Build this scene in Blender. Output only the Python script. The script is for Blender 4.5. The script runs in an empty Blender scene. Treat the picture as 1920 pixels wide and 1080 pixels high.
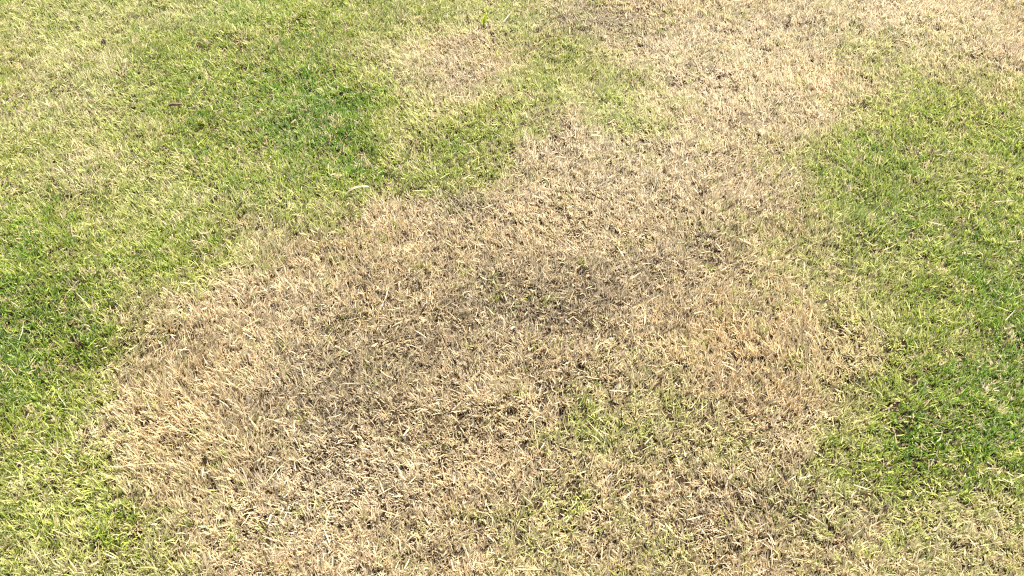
import bpy, math, random
import numpy as np

rng = np.random.default_rng(11)
random.seed(11)
scene = bpy.context.scene
R = math.radians

# ---------------------------------------------------------------- camera
cam_data = bpy.data.cameras.new("camera")
cam = bpy.data.objects.new("camera", cam_data)
scene.collection.objects.link(cam)
cam.location = (0.0, 0.0, 1.5)
cam.rotation_euler = (R(90 - 46), 0.0, 0.0)
cam_data.sensor_fit = 'HORIZONTAL'
cam_data.angle = R(58)
cam_data.clip_start = 0.02
cam_data.clip_end = 2000
scene.camera = cam

# ---------------------------------------------------------------- sky, sun, exposure
SUN_EL, SUN_AZ = R(60), R(34)          # azimuth measured from +Y towards +X
world = bpy.data.worlds.new("World")
scene.world = world
world.use_nodes = True
wn = world.node_tree.nodes
sky = wn.new("ShaderNodeTexSky")
sky.sky_type = 'NISHITA'
sky.sun_disc = False
sky.sun_elevation = SUN_EL
sky.sun_rotation = SUN_AZ
wn["Background"].inputs["Strength"].default_value = 0.085
world.node_tree.links.new(sky.outputs[0], wn["Background"].inputs["Color"])
sun_data = bpy.data.lights.new("sun", 'SUN')
sun_data.energy = 5.0
sun_data.angle = R(0.5)
sun_data.color = (1.0, 0.965, 0.91)
sun = bpy.data.objects.new("sun", sun_data)
scene.collection.objects.link(sun)
sun.location = (2, 5, 8)
sun.rotation_euler = (R(90) - SUN_EL, 0, math.pi - SUN_AZ)
scene.view_settings.view_transform = 'Standard'
scene.view_settings.look = 'None'
scene.view_settings.gamma = 1.0
scene.view_settings.use_curve_mapping = False
scene.view_settings.exposure = 2.15

scene.cycles.pixel_filter_type = 'BLACKMAN_HARRIS'
scene.cycles.filter_width = 1.25
scene.cycles.use_denoising = False
scene.cycles.max_bounces = 8
scene.cycles.diffuse_bounces = 5
scene.cycles.glossy_bounces = 2
scene.cycles.transmission_bounces = 5

# ---------------------------------------------------------------- survey of the lawn (metres on the ground)
# LAWN: how green the turf grows, 0 = dead straw, 90 = lush; 8 cm squares, first row nearest the viewer
X0, Y0, CELL = -1.92, 0.56, 0.08
LAWN = [
    [50, 50, 50, 50, 50, 50, 50, 50, 50, 50, 50, 50, 50, 50, 50, 50, 49, 35, 16, 10, 2, 0, 10, 13, 20, 20, 20, 30, 18, 10, 16, 12, 29, 30, 30, 30, 30, 30, 30, 30, 30, 30, 30, 30, 30, 30, 30, 30, 30],
    [50, 50, 50, 50, 50, 50, 50, 50, 50, 50, 50, 50, 50, 50, 50, 50, 46, 29, 13, 10, 0, 1, 10, 14, 20, 20, 20, 29, 20, 10, 13, 15, 22, 30, 30, 30, 30, 30, 30, 30, 30, 30, 30, 30, 30, 30, 30, 30, 30],
    [50, 50, 50, 50, 50, 50, 50, 50, 50, 50, 50, 50, 50, 50, 50, 50, 43, 24, 11, 10, 0, 2, 10, 14, 20, 20, 20, 28, 21, 10, 11, 18, 15, 30, 30, 30, 30, 30, 30, 30, 30, 30, 30, 30, 30, 30, 30, 30, 30],
    [50, 50, 50, 50, 50, 50, 50, 50, 50, 50, 50, 50, 50, 50, 50, 51, 40, 19, 10, 7, 0, 3, 9, 14, 21, 22, 20, 25, 21, 12, 11, 21, 14, 31, 31, 33, 33, 33, 33, 33, 33, 33, 33, 33, 33, 33, 33, 33, 33],
    [50, 50, 50, 50, 50, 50, 50, 50, 50, 50, 50, 50, 50, 50, 52, 51, 31, 16, 6, 0, 0, 0, 4, 13, 28, 33, 19, 17, 14, 11, 18, 29, 41, 48, 45, 47, 48, 48, 48, 48, 48, 48, 48, 48, 48, 48, 48, 48, 48],
    [52, 52, 52, 52, 52, 52, 52, 52, 52, 52, 52, 52, 52, 51, 44, 28, 13, 8, 4, 0, 0, 0, 0, 4, 17, 26, 25, 23, 18, 17, 25, 33, 52, 79, 79, 58, 48, 48, 48, 48, 48, 48, 48, 48, 48, 48, 48, 48, 48],
    [62, 62, 62, 62, 62, 62, 62, 62, 62, 62, 62, 62, 62, 52, 40, 14, 2, 0, 0, 0, 0, 0, 0, 0, 0, 26, 49, 39, 36, 28, 25, 21, 37, 71, 88, 89, 90, 90, 90, 90, 90, 90, 90, 90, 90, 90, 90, 90, 90],
    [79, 79, 79, 79, 79, 79, 79, 79, 79, 79, 79, 79, 76, 57, 18, 1, 0, 0, 0, 0, 0, 0, 0, 0, 0, 10, 25, 31, 26, 10, 2, 2, 20, 48, 60, 76, 87, 90, 90, 90, 90, 90, 90, 90, 90, 90, 90, 90, 90],
    [88, 88, 88, 88, 88, 88, 88, 88, 88, 88, 88, 88, 81, 51, 19, 5, 0, 0, 0, 0, 0, 0, 0, 0, 0, 5, 16, 21, 13, 2, 0, 0, 9, 27, 49, 66, 79, 90, 90, 90, 90, 90, 90, 90, 90, 90, 90, 90, 90],
    [90, 90, 90, 90, 90, 90, 90, 90, 90, 90, 90, 89, 81, 47, 23, 9, 3, 0, 0, 0, 0, 0, 0, 0, 0, 2, 6, 9, 5, 0, 0, 3, 11, 24, 41, 57, 66, 88, 90, 90, 90, 90, 90, 90, 90, 90, 90, 90, 90],
    [85, 85, 85, 85, 85, 85, 85, 85, 85, 85, 85, 82, 72, 50, 29, 17, 7, 1, 0, 0, 0, 0, 0, 0, 0, 0, 0, 0, 0, 0, 3, 9, 16, 26, 41, 51, 58, 77, 88, 88, 88, 88, 88, 88, 88, 88, 88, 88, 88],
    [71, 71, 71, 71, 71, 71, 71, 71, 71, 71, 71, 71, 65, 55, 45, 29, 12, 3, 0, 0, 0, 0, 0, 0, 0, 0, 0, 0, 0, 0, 9, 19, 21, 29, 38, 53, 60, 67, 81, 81, 81, 81, 81, 81, 81, 81, 81, 81, 81],
    [76, 76, 76, 76, 76, 76, 76, 76, 76, 76, 75, 70, 62, 58, 53, 45, 33, 15, 8, 3, 0, 0, 0, 0, 0, 0, 0, 0, 0, 6, 15, 21, 26, 29, 40, 52, 61, 66, 73, 74, 74, 74, 74, 74, 74, 74, 74, 74, 74],
    [76, 76, 76, 76, 76, 76, 76, 76, 76, 76, 72, 64, 58, 58, 58, 54, 44, 25, 19, 12, 6, 2, 2, 2, 2, 1, 0, 0, 0, 8, 18, 18, 26, 32, 42, 56, 62, 67, 68, 68, 68, 68, 68, 68, 68, 68, 68, 68, 68],
    [64, 64, 64, 64, 64, 64, 64, 64, 64, 64, 57, 53, 52, 52, 52, 47, 40, 36, 41, 35, 22, 8, 8, 8, 8, 6, 0, 0, 0, 4, 12, 12, 19, 33, 50, 65, 67, 65, 62, 62, 62, 62, 62, 62, 62, 62, 62, 62, 62],
    [53, 53, 53, 53, 53, 53, 53, 53, 53, 51, 44, 46, 47, 47, 50, 48, 48, 52, 57, 54, 42, 30, 30, 23, 15, 7, 0, 0, 2, 4, 7, 9, 17, 32, 54, 66, 66, 61, 57, 59, 60, 60, 60, 60, 60, 60, 60, 60, 60],
    [43, 43, 43, 43, 43, 43, 43, 43, 43, 38, 34, 41, 41, 45, 51, 57, 63, 67, 68, 74, 68, 62, 62, 42, 23, 8, 0, 0, 4, 7, 2, 7, 17, 32, 54, 65, 64, 52, 52, 56, 60, 60, 60, 60, 60, 60, 60, 60, 60],
    [44, 44, 44, 44, 44, 44, 44, 44, 44, 36, 37, 41, 43, 52, 60, 64, 71, 76, 78, 80, 64, 59, 65, 55, 35, 15, 5, 16, 21, 16, 6, 7, 14, 26, 44, 58, 65, 56, 54, 55, 60, 60, 60, 60, 60, 60, 60, 60, 60],
    [49, 49, 49, 49, 49, 49, 49, 49, 46, 39, 40, 43, 50, 63, 68, 71, 78, 84, 85, 80, 49, 46, 62, 65, 47, 24, 10, 35, 44, 27, 14, 9, 11, 19, 32, 47, 60, 60, 59, 59, 60, 60, 60, 60, 60, 60, 60, 60, 60],
    [47, 47, 47, 47, 47, 47, 47, 47, 43, 40, 40, 48, 58, 69, 70, 73, 80, 87, 86, 77, 45, 38, 45, 52, 47, 36, 22, 40, 49, 29, 16, 9, 7, 11, 19, 31, 42, 51, 57, 57, 55, 53, 53, 53, 53, 53, 53, 53, 53],
    [42, 42, 42, 42, 42, 42, 42, 42, 41, 40, 42, 54, 63, 70, 70, 75, 81, 88, 85, 74, 46, 30, 23, 30, 42, 50, 36, 43, 47, 27, 16, 8, 3, 4, 7, 15, 24, 34, 50, 52, 50, 45, 45, 45, 45, 45, 45, 45, 45],
    [40, 40, 40, 40, 40, 40, 40, 40, 40, 40, 46, 59, 66, 69, 68, 73, 78, 85, 78, 65, 42, 23, 11, 17, 38, 56, 45, 43, 41, 24, 14, 9, 4, 2, 3, 9, 17, 25, 38, 45, 46, 38, 34, 34, 34, 34, 34, 34, 34],
    [40, 40, 40, 40, 40, 40, 40, 40, 40, 40, 50, 61, 68, 67, 64, 67, 71, 78, 64, 50, 36, 20, 11, 13, 34, 53, 48, 40, 31, 19, 13, 10, 7, 6, 6, 12, 20, 30, 32, 33, 37, 31, 22, 22, 22, 22, 22, 22, 22],
    [40, 40, 40, 40, 40, 40, 40, 40, 40, 41, 53, 63, 69, 64, 60, 60, 65, 68, 49, 37, 30, 18, 10, 10, 30, 50, 50, 38, 20, 14, 10, 10, 10, 10, 10, 14, 21, 34, 33, 21, 26, 26, 13, 10, 10, 10, 10, 10, 10],
    [44, 44, 44, 44, 44, 44, 44, 44, 44, 46, 51, 57, 62, 61, 60, 60, 63, 63, 51, 43, 37, 27, 21, 21, 34, 45, 41, 31, 17, 13, 10, 10, 10, 10, 10, 13, 19, 25, 27, 19, 19, 22, 15, 10, 10, 10, 10, 10, 10],
    [47, 47, 47, 47, 47, 47, 47, 47, 47, 47, 46, 52, 56, 59, 60, 60, 62, 61, 56, 50, 44, 36, 32, 32, 37, 41, 32, 23, 14, 11, 10, 10, 10, 10, 10, 12, 18, 19, 18, 15, 13, 15, 13, 10, 10, 10, 10, 10, 10],
    [50, 50, 50, 50, 50, 50, 50, 50, 50, 44, 42, 48, 54, 60, 60, 60, 60, 60, 60, 55, 49, 43, 40, 40, 40, 38, 26, 17, 11, 10, 10, 10, 10, 10, 10, 10, 16, 18, 12, 10, 10, 10, 10, 10, 10, 10, 10, 10, 10],
    [50, 50, 50, 50, 50, 50, 50, 50, 48, 43, 43, 49, 55, 60, 60, 60, 60, 60, 60, 54, 48, 43, 40, 40, 40, 38, 27, 17, 12, 10, 10, 10, 10, 10, 10, 10, 15, 19, 13, 10, 10, 10, 10, 10, 10, 10, 10, 10, 10],
    [50, 50, 50, 50, 50, 50, 50, 50, 47, 41, 45, 51, 56, 60, 60, 60, 60, 60, 59, 54, 48, 42, 40, 40, 40, 39, 27, 18, 12, 10, 10, 10, 10, 10, 10, 10, 14, 19, 15, 10, 10, 10, 10, 10, 10, 10, 10, 10, 10],
    [50, 50, 50, 50, 50, 50, 50, 50, 45, 41, 46, 52, 58, 60, 60, 60, 60, 60, 59, 53, 47, 42, 40, 40, 40, 39, 28, 18, 13, 10, 10, 10, 10, 10, 10, 10, 12, 18, 16, 11, 10, 10, 10, 10, 10, 10, 10, 10, 10],
    [50, 50, 50, 50, 50, 50, 50, 49, 43, 42, 48, 53, 59, 60, 60, 60, 60, 60, 58, 53, 47, 42, 40, 40, 40, 39, 28, 18, 13, 10, 10, 10, 10, 10, 10, 10, 11, 17, 18, 12, 10, 10, 10, 10, 10, 10, 10, 10, 10],
]
WORN = [
    (-0.43, 1.11, 0.11, 0.09, 0.55),
    (-0.31, 1.17, 0.13, 0.11, 0.55),
    (-0.40, 1.25, 0.11, 0.09, 0.40),
    (-0.18, 1.29, 0.14, 0.11, 0.50),
    (-0.01, 1.42, 0.15, 0.11, 0.50),
    (0.15, 1.38, 0.12, 0.08, 0.50),
    (0.29, 1.50, 0.13, 0.09, 0.45),
    (0.46, 1.57, 0.08, 0.09, 0.40),
    (-0.21, 1.08, 0.10, 0.06, 0.35),
    (-0.34, 1.07, 0.06, 0.04, 0.35),
    (0.10, 1.34, 0.07, 0.05, 0.30),
    (-0.48, 1.42, 0.08, 0.07, 0.30),
    (0.28, 2.59, 0.17, 0.09, 1.10),
    (-0.09, 1.74, 0.05, 0.04, 0.90),
    (0.10, 2.06, 0.07, 0.06, 0.60),
    (-0.16, 2.44, 0.07, 0.06, 0.40),
    (-0.24, 0.96, 0.07, 0.05, 0.25),
    (0.53, 0.88, 0.13, 0.04, 0.50),
    (0.38, 0.88, 0.08, 0.05, 0.30),
    (-0.34, 0.84, 0.07, 0.04, 0.30),
    (-0.64, 1.29, 0.05, 0.05, 0.30),
]
WARM = [
    (0.52, 1.28, 0.22, 0.18, 1.00),
    (-0.69, 1.17, 0.12, 0.17, 0.90),
    (-0.65, 1.01, 0.10, 0.12, 0.70),
    (0.89, 2.28, 0.17, 0.11, 0.70),
    (0.69, 1.64, 0.13, 0.08, 0.40),
    (-0.54, 0.95, 0.11, 0.10, 0.50),
    (-0.46, 1.61, 0.15, 0.08, 0.60),
    (1.30, 2.55, 0.33, 0.12, 0.30),
    (0.10, 1.20, 0.13, 0.08, -0.40),
    (-0.28, 0.91, 0.14, 0.08, -0.90),
    (0.05, 1.42, 0.24, 0.11, -0.60),
    (0.31, 2.55, 0.20, 0.12, -0.80),
    (0.51, 2.15, 0.19, 0.15, -0.60),
    (-0.11, 1.74, 0.08, 0.08, -0.80),
    (0.13, 2.08, 0.09, 0.10, -0.50),
    (-0.17, 2.40, 0.13, 0.09, -0.40),
]
BLEACH_AND_HAZE = [  # pale straw patches, plus far wash-out from haze painted into the blades
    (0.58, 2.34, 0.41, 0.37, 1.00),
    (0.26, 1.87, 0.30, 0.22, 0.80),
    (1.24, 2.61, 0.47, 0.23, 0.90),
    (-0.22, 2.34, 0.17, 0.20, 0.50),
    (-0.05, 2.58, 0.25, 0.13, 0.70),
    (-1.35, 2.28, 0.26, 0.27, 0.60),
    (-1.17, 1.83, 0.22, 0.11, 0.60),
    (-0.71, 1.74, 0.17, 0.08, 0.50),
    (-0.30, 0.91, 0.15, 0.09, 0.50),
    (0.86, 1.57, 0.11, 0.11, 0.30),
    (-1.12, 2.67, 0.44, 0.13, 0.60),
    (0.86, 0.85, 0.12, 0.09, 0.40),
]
STALKS = [
    ('tall thin cream stem standing up out of yellow-green grass', '', [(-0.998, 1.935, 0.0), (-1.006, 1.946, 0.026), (-1.014, 1.957, 0.032), (-1.013, 1.969, 0.06)]),
    ('pale straw in yellow-green grass just beyond the soil clod', '', [(-1.298, 2.648, None), (-1.28, 2.688, None)]),
    ('wide whitish straw strip lying beside the lime green sprout', '', [(-0.025, 2.548, None), (0.0, 2.609, None)]),
    ('short white bleached straw on the tip of the pinkish dry tongue', '', [(0.029, 2.091, None), (0.035, 2.126, None)]),
    ('curved pale straw in pale dry grass beside a small green tuft', '', [(0.912, 2.48, None), (0.928, 2.511, None), (0.944, 2.52, None)]),
    ('short straw lying beside the small dark worn spot', '', [(-0.12, 1.8, None), (-0.104, 1.828, None)]),
    ('straight cream straw leaning in the deep green grass', '', [(-1.047, 1.284, None), (-1.052, 1.311, None), (-1.055, 1.334, None)]),
    ('pale straw stalk lying loose on top of green grass', 'loose straws on the green grass', [(-0.74, 1.615, None), (-0.724, 1.622, None), (-0.715, 1.637, None)]),
    ('olive dry blade arched flat along the edge of the brown patch', '', [(-0.744, 1.449, None), (-0.727, 1.452, None), (-0.704, 1.447, None)]),
    ('longest thin straw stem arching across the edge of the brown patch', '', [(-0.76, 0.964, None), (-0.717, 0.971, None), (-0.673, 0.975, None), (-0.624, 0.97, None), (-0.595, 0.957, None)]),
    ('thin bent straw between the deep green grass and the brown patch', '', [(-0.911, 1.133, None), (-0.899, 1.122, None), (-0.888, 1.107, None)]),
    ('short straw in olive grass close to the end of the longest straw stem', '', [(-0.853, 0.994, None), (-0.83, 0.975, None)]),
    ('pale straw stalk lying loose on top of dry brown grass', 'loose straws on the dry grass', [(-0.193, 0.963, None), (-0.175, 0.966, None), (-0.157, 0.969, None)]),
    ('straight straw beside the olive green tuft inside the brown patch', '', [(0.053, 0.96, None), (0.083, 0.962, None)]),
    ('pale straw standing beside the bright green tuft in the brown patch', '', [(0.182, 1.015, 0.0), (0.18, 1.025, 0.022), (0.177, 1.038, 0.03)]),
    ('pale straw stalk lying loose on top of dry brown grass', 'loose straws on the dry grass', [(0.007, 0.759, None), (0.052, 0.758, None)]),
    ('straw on the border of the darkest lush green grass', '', [(0.633, 0.926, None), (0.649, 0.922, None), (0.664, 0.917, None)]),
    ('pale straw stalk lying loose on top of green grass', 'loose straws on the green grass', [(0.529, 0.929, None), (0.557, 0.94, None)]),
    ('short curved straw inside the darkest lush green grass', '', [(0.819, 1.023, None), (0.83, 1.033, None), (0.836, 1.045, None)]),
    ('pale straw stalk lying loose on top of dry brown grass', 'loose straws on the dry grass', [(0.533, 0.857, None), (0.558, 0.84, None)]),
    ('pale straw stalk lying loose on top of dry brown grass', 'loose straws on the dry grass', [(0.413, 0.747, None), (0.43, 0.752, None), (0.444, 0.761, None)]),
    ('pale straw stalk lying loose on top of dry brown grass', 'loose straws on the dry grass', [(0.312, 0.849, None), (0.348, 0.859, None)]),
    ('pale straw stalk lying loose on top of green grass', 'loose straws on the green grass', [(1.001, 1.658, None), (1.042, 1.65, None)]),
    ('pale straw stalk lying loose on top of green grass', 'loose straws on the green grass', [(1.183, 1.725, None), (1.228, 1.723, None)]),
    ('pale straw stalk lying loose on top of green grass', 'loose straws on the green grass', [(1.064, 1.334, None), (1.092, 1.358, None)]),
    ('short straw at the end of the dark worn band', '', [(0.474, 1.484, None), (0.493, 1.505, None)]),
    ('pale straw stalk lying loose on top of green grass', 'loose straws on the green grass', [(1.155, 1.569, None), (1.189, 1.581, None)]),
    ('pale straw stalk lying loose on top of dry brown grass', 'loose straws on the dry grass', [(-0.009, 1.591, None), (0.004, 1.569, None)]),
    ('pale straw stalk lying loose on top of dry brown grass', 'loose straws on the dry grass', [(-0.131, 1.531, None), (-0.11, 1.529, None)]),
    ('pale straw stalk lying loose on top of dry brown grass', 'loose straws on the dry grass', [(0.266, 1.455, None), (0.292, 1.471, None)]),
    ('pale straw stalk lying loose on top of dry brown grass', 'loose straws on the dry grass', [(-0.358, 1.258, None), (-0.333, 1.237, None)]),
    ('pale straw stalk lying loose on top of dry brown grass', 'loose straws on the dry grass', [(-0.345, 1.16, None), (-0.304, 1.159, None)]),
]
SPOTS = {'twig0': (-0.946, 2.13), 'twig1': (-0.913, 2.136), 'leaf0': (-0.412, 1.757), 'leaf1': (-0.384, 1.775), 'leaf2': (-0.356, 1.775), 'clod': (-1.235, 2.478), 'sprout': (-0.087, 2.552)}

GRID = np.array(LAWN) / 90.0


def smooth_noise(x, y, scale, seed):
    """value noise, about -1..1"""
    r = np.random.default_rng(seed).uniform(-1, 1, (256, 256))
    u, v = x / scale + 37.3, y / scale + 91.7
    i, j = np.floor(u).astype(int), np.floor(v).astype(int)
    a, b = u - i, v - j
    a, b = a * a * (3 - 2 * a), b * b * (3 - 2 * b)
    g = lambda p, q: r[p % 256, q % 256]
    return (g(i, j) * (1 - a) + g(i + 1, j) * a) * (1 - b) + (g(i, j + 1) * (1 - a) + g(i + 1, j + 1) * a) * b


def greenness(x, y):
    x = x + 0.035 * smooth_noise(x, y, 0.09, 1) + 0.02 * smooth_noise(x, y, 0.03, 2)
    y = y + 0.035 * smooth_noise(x, y, 0.09, 3) + 0.02 * smooth_noise(x, y, 0.03, 4)
    u = (x - X0) / CELL
    v = (y - Y0) / CELL
    # past the surveyed square the lawn goes on, patchy in the same way
    h, w = GRID.shape
    un = np.abs(np.mod(u, 2 * (w - 1)))
    vn = np.abs(np.mod(v, 2 * (h - 1)))
    un = np.where(un > w - 1, 2 * (w - 1) - un, un)
    vn = np.where(vn > h - 1, 2 * (h - 1) - vn, vn)
    i = np.clip(np.floor(un).astype(int), 0, w - 2)
    j = np.clip(np.floor(vn).astype(int), 0, h - 2)
    a, b = un - i, vn - j
    g = (GRID[j, i] * (1 - a) + GRID[j, i + 1] * a) * (1 - b) + (GRID[j + 1, i] * (1 - a) + GRID[j + 1, i + 1] * a) * b
    g = np.interp(g, [0, 0.11, 0.22, 0.33, 0.44, 0.55, 0.66, 0.77, 0.88, 1.0], [0.0, 0.05, 0.15, 0.31, 0.46, 0.57, 0.67, 0.78, 0.90, 1.0])
    return np.clip(g + 0.12 * smooth_noise(x, y, 0.06, 5) + 0.07 * smooth_noise(x, y, 0.022, 6), 0, 1)


def patches(table, x, y):
    s = np.zeros_like(x)
    for cx, cy, rx, ry, amt in table:
        s += amt * np.exp(-(((x - cx) / rx) ** 2 + ((y - cy) / ry) ** 2))
    return s + 0.22 * smooth_noise(x, y, 0.17, 7)


def height(x, y):
    near = np.exp(-(x * x + (y - 1.7) ** 2) / 60.0)
    return near * (0.015 * smooth_noise(x, y, 0.28, 8) + 0.008 * smooth_noise(x, y, 0.10, 9) + 0.0035 * smooth_noise(x, y, 0.035, 10))


# ---------------------------------------------------------------- materials
def new_mat(name):
    m = bpy.data.materials.new(name)
    m.use_nodes = True
    m.node_tree.nodes.clear()
    return m, m.node_tree.nodes, m.node_tree.links


def blade_material(name, translucency=0.43):
    m, n, l = new_mat(name)
    out = n.new("ShaderNodeOutputMaterial")
    at = n.new("ShaderNodeAttribute")
    at.attribute_name = "tint"
    tc = n.new("ShaderNodeTexCoord")
    nz = n.new("ShaderNodeTexNoise")
    nz.inputs["Scale"].default_value = 260.0
    nz.inputs["Detail"].default_value = 3.0
    l.new(tc.outputs["Object"], nz.inputs["Vector"])
    mr = n.new("ShaderNodeMapRange")
    mr.inputs[3].default_value = 0.78
    mr.inputs[4].default_value = 1.22
    l.new(nz.outputs[0], mr.inputs[0])
    mul = n.new("ShaderNodeVectorMath")
    mul.operation = 'SCALE'
    l.new(at.outputs["Color"], mul.inputs[0])
    l.new(mr.outputs[0], mul.inputs["Scale"])
    b = n.new("ShaderNodeBsdfPrincipled")
    b.inputs["Roughness"].default_value = 0.48
    b.inputs["Specular IOR Level"].default_value = 0.2
    l.new(mul.outputs[0], b.inputs["Base Color"])
    t = n.new("ShaderNodeBsdfTranslucent")
    l.new(mul.outputs[0], t.inputs["Color"])
    mix = n.new("ShaderNodeMixShader")
    mix.inputs[0].default_value = translucency
    l.new(b.outputs[0], mix.inputs[1])
    l.new(t.outputs[0], mix.inputs[2])
    l.new(mix.outputs[0], out.inputs["Surface"])
    return m


def speckled_material(name, stops, scale, rough=0.9, bump=0.4, stretch=(1, 1, 1)):
    m, n, l = new_mat(name)
    out = n.new("ShaderNodeOutputMaterial")
    b = n.new("ShaderNodeBsdfPrincipled")
    b.inputs["Roughness"].default_value = rough
    tc = n.new("ShaderNodeTexCoord")
    mp = n.new("ShaderNodeMapping")
    mp.inputs["Scale"].default_value = stretch
    l.new(tc.outputs["Object"], mp.inputs[0])
    nz = n.new("ShaderNodeTexNoise")
    nz.inputs["Scale"].default_value = scale
    nz.inputs["Detail"].default_value = 8.0
    nz.inputs["Roughness"].default_value = 0.65
    l.new(mp.outputs[0], nz.inputs["Vector"])
    cr = n.new("ShaderNodeValToRGB")
    while len(cr.color_ramp.elements) < len(stops):
        cr.color_ramp.elements.new(0.5)
    for e, (p, c) in zip(cr.color_ramp.elements, stops):
        e.position = p
        e.color = (*c, 1)
    l.new(nz.outputs[0], cr.inputs[0])
    l.new(cr.outputs[0], b.inputs["Base Color"])
    bp = n.new("ShaderNodeBump")
    bp.inputs["Strength"].default_value = bump
    bp.inputs["Distance"].default_value = 0.01
    l.new(nz.outputs[0], bp.inputs["Height"])
    l.new(bp.outputs[0], b.inputs["Normal"])
    l.new(b.outputs[0], out.inputs["Surface"])
    return m


def ground_material():
    """brown soil and rotted thatch; far off, where no blade is built, mottled turf"""
    m, n, l = new_mat("soil_and_turf")
    out = n.new("ShaderNodeOutputMaterial")
    b = n.new("ShaderNodeBsdfPrincipled")
    b.inputs["Roughness"].default_value = 1.0
    b.inputs["Specular IOR Level"].default_value = 0.05
    tc = n.new("ShaderNodeTexCoord")
    fine = n.new("ShaderNodeTexNoise")
    fine.inputs["Scale"].default_value = 130
    fine.inputs["Detail"].default_value = 9
    fine.inputs["Roughness"].default_value = 0.7
    l.new(tc.outputs["Object"], fine.inputs["Vector"])
    soil = n.new("ShaderNodeValToRGB")
    soil.color_ramp.elements[0].position = 0.3
    soil.color_ramp.elements[0].color = (0.014, 0.009, 0.005, 1)
    soil.color_ramp.elements[1].position = 0.72
    soil.color_ramp.elements[1].color = (0.045, 0.029, 0.015, 1)
    l.new(fine.outputs[0], soil.inputs[0])
    broad = n.new("ShaderNodeTexNoise")
    broad.inputs["Scale"].default_value = 1.3
    broad.inputs["Detail"].default_value = 7
    l.new(tc.outputs["Object"], broad.inputs["Vector"])
    turf = n.new("ShaderNodeValToRGB")
    turf.color_ramp.elements[0].position = 0.40
    turf.color_ramp.elements[0].color = (0.26, 0.20, 0.11, 1)
    turf.color_ramp.elements[1].position = 0.55
    turf.color_ramp.elements[1].color = (0.12, 0.15, 0.03, 1)
    l.new(broad.outputs[0], turf.inputs[0])
    dist = n.new("ShaderNodeVectorMath")
    dist.operation = 'DISTANCE'
    dist.inputs[1].default_value = (0, 1.8, 0)
    l.new(tc.outputs["Object"], dist.inputs[0])
    mr = n.new("ShaderNodeMapRange")
    mr.inputs[1].default_value = 4.5
    mr.inputs[2].default_value = 6.5
    l.new(dist.outputs["Value"], mr.inputs[0])
    mix = n.new("ShaderNodeMix")
    mix.data_type = 'RGBA'
    l.new(mr.outputs[0], mix.inputs["Factor"])
    l.new(soil.outputs[0], mix.inputs["A"])
    l.new(turf.outputs[0], mix.inputs["B"])
    l.new(mix.outputs["Result"], b.inputs["Base Color"])
    bp = n.new("ShaderNodeBump")
    bp.inputs["Strength"].default_value = 0.8
    bp.inputs["Distance"].default_value = 0.012
    l.new(fine.outputs[0], bp.inputs["Height"])
    l.new(bp.outputs[0], b.inputs["Normal"])
    l.new(b.outputs[0], out.inputs["Surface"])
    return m


MAT_BLADE = blade_material("grass_blade")
MAT_STRAW = blade_material("bleached_straw", 0.25)
MAT_LEAF = blade_material("fresh_shoot", 0.45)
MAT_BARK = speckled_material("twig_bark", [(0.3, (0.05, 0.022, 0.012)), (0.7, (0.16, 0.075, 0.035))], 220, 0.8, 0.5)
MAT_CLOD = speckled_material("dried_earth", [(0.3, (0.085, 0.065, 0.042)), (0.7, (0.19, 0.145, 0.095))], 260, 0.95, 0.8)
MAT_GROUND = ground_material()


# ---------------------------------------------------------------- ground: one sheet to the horizon
def build_ground():
    near_x = np.arange(-4.0, 4.001, 0.04)
    near_y = np.arange(-2.0, 6.001, 0.04)
    far = np.array([0.6, 2, 6, 20, 80, 300, 900])
    xs = np.concatenate([(-4.0 - far)[::-1], near_x, 4.0 + far])
    ys = np.concatenate([(-2.0 - far)[::-1], near_y, 6.0 + far])
    X, Y = np.meshgrid(xs, ys)
    Z = height(X.ravel(), Y.ravel())
    co = np.stack([X.ravel(), Y.ravel(), Z], 1)
    w, h = len(xs), len(ys)
    i = (np.arange(h - 1)[:, None] * w + np.arange(w - 1)[None]).ravel()
    faces = np.stack([i, i + 1, i + w + 1, i + w], 1)
    me = bpy.data.meshes.new("ground")
    me.from_pydata(co.tolist(), [], faces.tolist())
    me.polygons.foreach_set("use_smooth", np.ones(len(faces), bool))
    me.materials.append(MAT_GROUND)
    o = bpy.data.objects.new("ground", me)
    scene.collection.objects.link(o)
    o["kind"] = "structure"
    o["label"] = "bare brown soil showing between the grass blades"
    return o


build_ground()


# ---------------------------------------------------------------- grass blades
def blade_strips(root, az, lean, bend, length, width, roll, tip):
    """root (n,3); returns verts (n,6,3): three cross-sections of a bent, tapering leaf"""
    ts = np.array([0.0, 0.55, 1.0])
    wf = np.stack([np.full_like(tip, 0.8), np.ones_like(tip), tip], 1)
    n = len(az)
    pos = np.zeros((n, 3, 3))
    pos[:, 0] = root
    hx, hy = np.cos(az), np.sin(az)
    side0 = np.stack([-hy, hx, np.zeros(n)], 1)
    V = np.zeros((n, 6, 3))
    for k in range(3):
        a = lean + bend * ts[k]
        tang = np.stack([hx * np.sin(a), hy * np.sin(a), np.cos(a)], 1)
        if k:
            a2 = lean + bend * (ts[k] + ts[k - 1]) / 2
            d = np.stack([hx * np.sin(a2), hy * np.sin(a2), np.cos(a2)], 1)
            pos[:, k] = pos[:, k - 1] + d * (length * (ts[k] - ts[k - 1]))[:, None]
        nrm = np.cross(tang, side0)
        r = roll * (0.5 + 0.7 * ts[k])
        s = side0 * np.cos(r)[:, None] + nrm * np.sin(r)[:, None]
        hw = (width * wf[:, k] * 0.5)[:, None]
        V[:, 2 * k] = pos[:, k] - s * hw
        V[:, 2 * k + 1] = pos[:, k] + s * hw
    return V


QUADS = np.array([[0, 1, 3, 2], [2, 3, 5, 4]])


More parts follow.
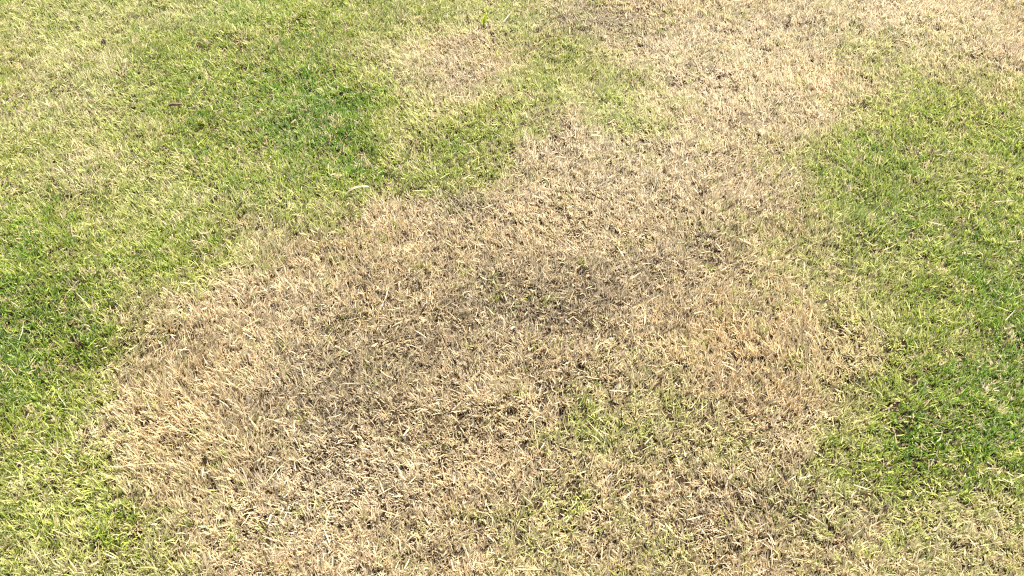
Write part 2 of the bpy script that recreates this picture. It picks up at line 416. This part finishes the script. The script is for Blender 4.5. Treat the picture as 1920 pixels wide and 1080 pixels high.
def strips_mesh(name, V, C, mat):
    n = len(V)
    me = bpy.data.meshes.new(name)
    me.vertices.add(n * 6)
    me.vertices.foreach_set("co", V.reshape(-1).astype(np.float32))
    loops = (QUADS[None] + (np.arange(n) * 6)[:, None, None]).reshape(-1).astype(np.int32)
    me.loops.add(len(loops))
    me.loops.foreach_set("vertex_index", loops)
    me.polygons.add(n * 2)
    me.polygons.foreach_set("loop_start", np.arange(0, n * 8, 4, dtype=np.int32))
    me.polygons.foreach_set("use_smooth", np.ones(n * 2, bool))
    me.update(calc_edges=True)
    at = me.attributes.new("tint", 'FLOAT_COLOR', 'POINT')
    at.data.foreach_set("color", np.concatenate([C, np.ones((n, 6, 1))], 2).reshape(-1).astype(np.float32))
    me.materials.append(mat)
    return me


# pigments (linear reflectance)
P_CREAM = np.array([0.54, 0.452, 0.305])
P_TAN = np.array([0.47, 0.360, 0.205])
P_WARM = np.array([0.56, 0.410, 0.200])
P_GREY = np.array([0.35, 0.270, 0.175])


def pick(cols, weights):
    """weights (n,k) -> colour (n,3), one pigment per blade blended a little with the mean"""
    w = np.clip(weights, 0, None)
    w = w / w.sum(1, keepdims=True)
    idx = (np.cumsum(w, 1) < rng.random(len(w))[:, None]).sum(1).clip(0, len(cols) - 1)
    P = np.stack(cols)
    return 0.7 * P[idx] + 0.3 * (w @ P)


# how the colour of a blade runs from dead to lush
RUN_AT = np.array([0.0, 0.16, 0.32, 0.48, 0.64, 0.80, 1.0])
RUN = np.array([(0.48, 0.375, 0.215), (0.47, 0.385, 0.205), (0.425, 0.385, 0.168), (0.358, 0.357, 0.102),
                (0.286, 0.310, 0.048), (0.205, 0.262, 0.026), (0.098, 0.190, 0.014)])


def run_colour(s):
    s = np.clip(s, 0, 1)
    return np.stack([np.interp(s, RUN_AT, RUN[:, c]) for c in range(3)], 1)


def in_plot(x, y, grow=0.0):
    """the piece of lawn that is planted blade by blade"""
    wide = 0.385 * y + 0.66 + grow
    return (np.abs(x) < wide) & (y > 0.68 - grow) & (y < 2.88 + grow)


def plot_points(step):
    gx = np.arange(-1.9, 1.9, step)
    gy = np.arange(0.6, 3.0, step)
    X, Y = [a.ravel() for a in np.meshgrid(gx, gy)]
    X = X + rng.uniform(-0.6, 0.6, X.size) * step
    Y = Y + rng.uniform(-0.6, 0.6, X.size) * step
    k = in_plot(X, Y)
    return X[k], Y[k]


def grow(X, Y, g, worn, warm, pale, lx, ly, gl, ground):
    """blades of the tufts at X, Y and litter at lx, ly -> strips, colours, greenness"""
    hot = np.clip(warm, 0, 1)
    nb = rng.poisson((16.0 + 1.0 * g - 1.4 * worn + 2.0 * hot) * np.clip(1.08 - 0.05 * Y, 0.85, 1.1)).clip(3, 36)
    T = np.repeat(np.arange(X.size), nb)
    n = len(T)
    flow = (2.9 - 1.2 * hot) * smooth_noise(X, Y, 0.20, 12) + 1.2 * smooth_noise(X, Y, 0.05, 13) + R(100) + rng.normal(0, 0.8, X.size)
    tuft_lean = (R(25) * (0.3 + rng.random(X.size)) + R(8) * worn) * (1 - 0.2 * hot)
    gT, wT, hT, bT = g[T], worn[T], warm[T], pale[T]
    rx = X[T] + rng.normal(0, 0.0049, n)
    ry = Y[T] + rng.normal(0, 0.0049, n)
    rz = ground(rx, ry) - 0.002
    az = rng.uniform(0, 2 * math.pi, n)
    # each tuft fans out round its own leaning direction
    fan = 0.95 - 0.35 * hot[T]
    hx = np.cos(az) * fan + np.cos(flow[T]) * 0.75
    hy = np.sin(az) * fan + np.sin(flow[T]) * 0.75
    az = np.arctan2(hy, hx)
    lean = np.clip(tuft_lean[T] * np.hypot(hx, hy) + rng.normal(0, R(11), n), R(3), R(80))
    bend = np.abs(rng.normal(R(24), R(28), n)) * np.where(rng.random(n) < 0.12, -0.6, 1)
    lean = np.where(lean + bend > R(105), R(105) - bend, lean)
    tall = (0.92 + 0.20 * smooth_noise(X, Y, 0.07, 15) + 0.18 * rng.normal(0, 1, X.size)).clip(0.5, 1.45)
    length = (0.0168 * tall[T] * (1 + 0.12 * hot[T]) * (1 - 0.15 * wT) * rng.lognormal(-0.02, 0.34, n)).clip(0.007, 0.045)
    width = (0.00178 * rng.lognormal(0, 0.22, n) * (1 + 0.15 * gT)).clip(0.0011, 0.0038)
    roll = rng.normal(0, R(38), n)
    tip = np.where(rng.random(n) < 0.3, rng.uniform(0.3, 0.55, n), 0.08)
    V = blade_strips(np.stack([rx, ry, rz], 1), az, lean, bend, length, width, roll, tip)
    # colour: mostly a matter of the tuft, a little of the blade
    vital = g + rng.normal(0, 0.10, X.size)
    # single living shoots stand among the dead ones and the other way round
    vital = np.where((rng.random(X.size) < 0.035) & (g > 0.03) & (g < 0.3), 0.6, vital)
    vital = np.where((rng.random(X.size) < 0.06) & (g > 0.35), 0.15, vital)
    s = vital[T] + rng.normal(0, 0.09, n)
    s = np.where(rng.random(n) < 0.07, rng.uniform(0, 0.3, n), s)
    col = run_colour(s)
    z = np.zeros(n)
    straw = pick([P_CREAM, P_TAN, P_WARM, P_GREY],
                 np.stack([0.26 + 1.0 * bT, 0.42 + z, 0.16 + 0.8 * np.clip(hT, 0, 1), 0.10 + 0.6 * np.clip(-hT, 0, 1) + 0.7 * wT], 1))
    f = np.clip(1 - s / 0.36, 0, 1)[:, None]
    col = col * (1 - f) + straw * f
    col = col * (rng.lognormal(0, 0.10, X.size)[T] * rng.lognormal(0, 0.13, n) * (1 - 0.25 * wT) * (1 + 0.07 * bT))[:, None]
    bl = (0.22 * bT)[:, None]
    col = col * (1 - bl) + np.array([0.60, 0.52, 0.37]) * bl       # bleached straw; far off, haze painted in as a paler colour
    C = np.repeat(col[:, None, :], 6, 1)
    # living blades are greener at the foot, some in a straw sheath, and often have a bleached, mown tip
    live = np.clip(s * 2, 0, 1)
    foot = run_colour(s + 0.22)
    sheath = np.array([0.36, 0.33, 0.13])
    f = (live * np.where(rng.random(n) < 0.3, rng.uniform(0.2, 0.7, n), 0.0))[:, None]
    w = (np.clip((s - 0.3) * 3, 0, 1))[:, None]
    for k in (0, 1):
        C[:, k] = (C[:, k] * (1 - w) + foot * w) * (1 - f) + sheath * f
    dry = np.where(rng.random(n) < 0.65, rng.uniform(0.3, 0.9, n), 0.0)[:, None] * live[:, None]
    for k in (4, 5):
        C[:, k] = C[:, k] * (1 - dry) + np.array([0.47, 0.45, 0.24]) * dry
    # flat litter: clippings and dead runners lying in the turf
    m = len(lx)
    deep = rng.random(m) < 0.80
    lz = ground(lx, ly) + np.where(deep, rng.uniform(0.000, 0.004, m), rng.uniform(0.004, 0.014, m))
    gl = greenness(lx, ly)
    VL = blade_strips(np.stack([lx, ly, lz], 1), rng.uniform(0, 2 * math.pi, m), rng.normal(R(86), R(10), m), rng.normal(0, R(22), m),
                      0.017 * rng.lognormal(0, 0.35, m), np.where(deep, 0.0026, 0.0016) * rng.lognormal(0, 0.3, m), rng.normal(0, R(25), m), np.full(m, 0.4))
    cl = run_colour(gl * 0.75 + rng.normal(0, 0.06, m)) * rng.lognormal(0.0, 0.15, m)[:, None]
    rot = np.array([0.22, 0.155, 0.080]) * rng.lognormal(0, 0.35, m)[:, None]      # rotted brown thatch at the bottom
    cl = np.where(deep[:, None], rot, cl)
    CL = np.repeat(cl[:, None, :], 6, 1)
    V = np.concatenate([V, VL])
    C = np.clip(np.concatenate([C, CL]), 0.005, 0.75)
    G = np.concatenate([gT, gl])
    return V, C, G


def stuff(name, me, label):
    o = bpy.data.objects.new(name, me)
    scene.collection.objects.link(o)
    o["kind"] = "stuff"
    o["label"] = label
    o["category"] = "grass"
    return o


def plant():
    X, Y = plot_points(0.0121)
    m = 50000
    lx, ly = rng.uniform(-1.85, 1.85, m), rng.uniform(0.6, 2.95, m)
    k = in_plot(lx, ly)
    lx, ly = lx[k], ly[k]
    V, C, G = grow(X, Y, greenness(X, Y), np.clip(patches(WORN, X, Y), 0, 1.0), patches(WARM, X, Y), np.clip(patches(BLEACH_AND_HAZE, X, Y), 0, 1), lx, ly, greenness(lx, ly), height)
    for name, sel, label in (
        ("green_grass", G >= 0.27, "short mown living green grass growing round the dead brown patch"),
        ("dry_grass", G < 0.27, "dead straw-coloured grass of the scorched brown patch"),
    ):
        stuff(name, strips_mesh(name, V[sel], C[sel], MAT_BLADE), label)
    return len(V)


print("BLADES", plant())


def outer_lawn():
    """the lawn goes on round the surveyed plot: turfs of grass set out by geometry nodes"""
    pieces = bpy.data.collections.new("turf_pieces")
    flat = lambda x, y: np.zeros_like(x)
    for level in (0.03, 0.16, 0.30, 0.44, 0.56, 0.68, 0.80):
        X, Y = rng.normal(0, 0.085, 185), rng.normal(0, 0.085, 185)
        lx, ly = rng.normal(0, 0.085, 60), rng.normal(0, 0.085, 60)
        o = np.zeros_like(X)
        V, C, G = grow(X, Y, np.clip(level + rng.normal(0, 0.06, X.size), 0, 1), o, o, o, lx, ly, np.full(lx.size, level), flat)
        turf = bpy.data.objects.new("turf_piece", strips_mesh("turf_piece", V, C, MAT_BLADE))
        pieces.objects.link(turf)
    step = 0.15
    gx, gy = np.meshgrid(np.arange(-6, 6.01, step), np.arange(-4.0, 9.01, step))
    x, y = gx.ravel() + rng.uniform(-0.05, 0.05, gx.size), gy.ravel() + rng.uniform(-0.05, 0.05, gx.size)
    k = ~in_plot(x, y, -0.05)
    x, y = x[k], y[k]
    z = height(x, y)
    g = greenness(x, y)
    me = bpy.data.meshes.new("surrounding_grass")
    me.from_pydata(np.stack([x, y, z], 1).tolist(), [], [])
    at = me.attributes.new("piece", 'INT', 'POINT')
    at.data.foreach_set("value", np.clip(np.digitize(g, [0.09, 0.23, 0.37, 0.50, 0.62, 0.74]), 0, 6).astype(np.int32))
    at = me.attributes.new("turn", 'FLOAT', 'POINT')
    at.data.foreach_set("value", rng.uniform(0, 6.28, len(x)).astype(np.float32))
    o = stuff("surrounding_grass", me, "patchy mown grass of the rest of the lawn round the plot")
    ng = bpy.data.node_groups.new("set_out_turf", 'GeometryNodeTree')
    ng.interface.new_socket("Geometry", in_out='INPUT', socket_type='NodeSocketGeometry')
    ng.interface.new_socket("Geometry", in_out='OUTPUT', socket_type='NodeSocketGeometry')
    n, l = ng.nodes, ng.links
    gi, go = n.new("NodeGroupInput"), n.new("NodeGroupOutput")
    ci = n.new("GeometryNodeCollectionInfo")
    ci.inputs["Collection"].default_value = pieces
    ci.inputs["Separate Children"].default_value = True
    na = n.new("GeometryNodeInputNamedAttribute")
    na.data_type = 'INT'
    na.inputs["Name"].default_value = "piece"
    nt = n.new("GeometryNodeInputNamedAttribute")
    nt.data_type = 'FLOAT'
    nt.inputs["Name"].default_value = "turn"
    xyz = n.new("ShaderNodeCombineXYZ")
    l.new(nt.outputs["Attribute"], xyz.inputs["Z"])
    ip = n.new("GeometryNodeInstanceOnPoints")
    ip.inputs["Pick Instance"].default_value = True
    l.new(gi.outputs[0], ip.inputs["Points"])
    l.new(ci.outputs[0], ip.inputs["Instance"])
    l.new(na.outputs["Attribute"], ip.inputs["Instance Index"])
    l.new(xyz.outputs[0], ip.inputs["Rotation"])
    l.new(ip.outputs[0], go.inputs[0])
    o.modifiers.new("set_out_turf", 'NODES').node_group = ng


outer_lawn()


# ---------------------------------------------------------------- loose things on the lawn
def ribbon(name, path, widths, colour, mat, fold=0.35, parent=None):
    """a creased leaf along a path: stalks, dry leaves, shoots"""
    P = np.array(path, float)
    # resample smoothly
    d = np.concatenate([[0], np.cumsum(np.linalg.norm(np.diff(P, axis=0), axis=1))])
    k = max(7, 3 * len(P))
    s = np.linspace(0, d[-1], k)
    Q = np.stack([np.interp(s, d, P[:, c]) for c in range(3)], 1)
    for _ in range(2):
        Q[1:-1] = 0.25 * Q[:-2] + 0.5 * Q[1:-1] + 0.25 * Q[2:]
    W = np.interp(s / d[-1], np.linspace(0, 1, len(widths)), widths)
    up = np.array([0, 0, 1.0])
    verts, faces, tint = [], [], []
    for i in range(k):
        t = Q[min(i + 1, k - 1)] - Q[max(i - 1, 0)]
        t /= np.linalg.norm(t)
        sd = np.cross(t, up if abs(t[2]) < 0.9 else np.array([0.3, 1.0, 0]))
        sd /= np.linalg.norm(sd)
        nr = np.cross(sd, t)
        h = W[i] / 2
        ring = [Q[i] - sd * h + nr * fold * h, Q[i], Q[i] + sd * h + nr * fold * h]
        verts += [tuple(v) for v in ring]
        c = np.array(colour) * random.uniform(0.9, 1.1)
        tint += [c] * 3
    for i in range(k - 1):
        for j in range(2):
            a, b = i * 3 + j, i * 3 + j + 1
            faces.append((a, b, b + 3, a + 3))
    me = bpy.data.meshes.new(name)
    me.from_pydata(verts, [], faces)
    at = me.attributes.new("tint", 'FLOAT_COLOR', 'POINT')
    at.data.foreach_set("color", np.concatenate([np.array(tint), np.ones((len(tint), 1))], 1).reshape(-1).astype(np.float32))
    me.materials.append(mat)
    o = bpy.data.objects.new(name, me)
    scene.collection.objects.link(o)
    o.parent = parent
    return o


def tag(o, label, cat, group=None):
    o["label"] = label
    o["category"] = cat
    if group:
        o["group"] = group


def hz(x, y):
    return float(height(np.array([x]), np.array([y]))[0])


for label, group, pts in STALKS:
    path = []
    for i, (x, y, z) in enumerate(pts):
        if z is None:
            z = 0.018 + 0.004 * math.sin(2.5 * i + x * 40)
        path.append((x, y, hz(x, y) + z))
    w = random.uniform(0.0016, 0.0024)
    if "longest" in label:
        w = 0.0017
    if "wide" in label:
        w = 0.0036
    colour = (0.46, 0.42, 0.17) if "olive" in label else np.array([0.34, 0.285, 0.18]) * random.uniform(0.85, 1.1)
    o = ribbon("straw_stalk", path, [w * 0.8, w, w * 0.9, w * 0.35], colour, MAT_STRAW)
    tag(o, label, "straw", group or None)


def empty(name, loc):
    o = bpy.data.objects.new(name, None)
    scene.collection.objects.link(o)
    o.location = loc
    o.empty_display_size = 0.02
    return o


# folded dry leaf on the border of the patch
def dry_leaf():
    a, b, c = [np.array([*SPOTS[k], 0.0]) for k in ("leaf0", "leaf1", "leaf2")]
    base = empty("dry_leaf", (a[0], a[1], hz(a[0], a[1])))
    tag(base, "folded cream dry leaf lying on green grass at the edge of the brown patch", "leaf")
    a[2], b[2], c[2] = 0.020, 0.030, 0.026
    o = base.location
    rel = lambda p: (p[0] - o.x, p[1] - o.y, p[2])
    ribbon("blade", [rel(a), rel(0.5 * (a + b) + np.array([0, 0, 0.004])), rel(b), rel(0.6 * b + 0.4 * c)], [0.003, 0.007, 0.0085, 0.006],
           (0.31, 0.26, 0.165), MAT_STRAW, fold=-0.75, parent=base)
    ribbon("tip", [rel(0.62 * b + 0.38 * c), rel(0.3 * b + 0.7 * c), rel(c)], [0.006, 0.0062, 0.004],
           (0.34, 0.295, 0.165), MAT_STRAW, fold=0.3, parent=base)


dry_leaf()


# small brown twig
def tube(name, path, radii, mat, parent=None, sides=8):
    verts, faces = [], []
    P = [np.array(p, float) for p in path]
    for i, p in enumerate(P):
        t = P[min(i + 1, len(P) - 1)] - P[max(i - 1, 0)]
        t /= np.linalg.norm(t)
        s = np.cross(t, (0, 0, 1.0))
        if np.linalg.norm(s) < 1e-3:
            s = np.array([1.0, 0, 0])
        s /= np.linalg.norm(s)
        u = np.cross(s, t)
        for k in range(sides):
            a = 2 * math.pi * k / sides
            r = radii[i] * random.uniform(0.85, 1.15)
            verts.append(tuple(p + r * (s * math.cos(a) + u * math.sin(a))))
    for i in range(len(P) - 1):
        for k in range(sides):
            a, b = i * sides + k, i * sides + (k + 1) % sides
            faces.append((a, b, b + sides, a + sides))
    faces.append(tuple(range(sides - 1, -1, -1)))
    faces.append(tuple(range((len(P) - 1) * sides, len(P) * sides)))
    me = bpy.data.meshes.new(name)
    me.from_pydata(verts, [], faces)
    me.polygons.foreach_set("use_smooth", np.ones(len(faces), bool))
    me.materials.append(mat)
    o = bpy.data.objects.new(name, me)
    scene.collection.objects.link(o)
    o.parent = parent
    return o


def twig():
    a, b = SPOTS["twig0"], SPOTS["twig1"]
    z = hz(*a)
    path, rad = [], []
    for k in range(7):
        t = k / 6
        path.append((a[0] * (1 - t) + b[0] * t, a[1] * (1 - t) + b[1] * t + 0.002 * math.sin(7 * t), z + 0.027 + 0.003 * math.sin(3 * t)))
        rad.append(0.0042 - 0.0014 * abs(t - 0.4))
    o = tube("twig", path, rad, MAT_BARK)
    tag(o, "short dark brown twig lying in the green grass", "twig")


twig()


def clod():
    x, y = SPOTS["clod"]
    import bmesh
    bm = bmesh.new()
    bmesh.ops.create_icosphere(bm, subdivisions=3, radius=0.0075)
    for v in bm.verts:
        p = v.co
        nn = 1 + 0.22 * math.sin(p.x * 520 + 1) * math.cos(p.y * 430) + 0.14 * math.sin(p.z * 900 + p.x * 700)
        v.co = (p.x * 1.15 * nn, p.y * 0.9 * nn, p.z * 0.95 * nn)
    me = bpy.data.meshes.new("soil_clod")
    bm.to_mesh(me)
    bm.free()
    me.materials.append(MAT_CLOD)
    o = bpy.data.objects.new("soil_clod", me)
    scene.collection.objects.link(o)
    o.location = (x, y, hz(x, y) + 0.015)
    tag(o, "small grey-brown clod of dried earth sitting in pale yellow-green grass", "clod")


clod()


def sprout():
    x, y = SPOTS["sprout"]
    base = empty("grass_sprout", (x, y, hz(x, y)))
    tag(base, "upright lime green grass sprout taller than the pale turf round it", "sprout")
    for ax, ay, h, w in ((0.012, 0.010, 0.060, 0.0062), (0.022, 0.016, 0.052, 0.0055), (-0.010, 0.006, 0.040, 0.0055), (0.003, -0.004, 0.046, 0.006), (0.016, -0.006, 0.032, 0.005)):
        ribbon("leaf_blade", [(ax * 0.1, ay * 0.1, 0.0), (ax * 0.25, ay * 0.3, h * 0.4), (ax * 0.6, ay * 0.6, h * 0.75), (ax, ay, h)],
               [w * 0.6, w, w * 0.8, w * 0.15], np.array([0.34, 0.38, 0.03]) * random.uniform(0.85, 1.1), MAT_LEAF, fold=0.5, parent=base)


sprout()
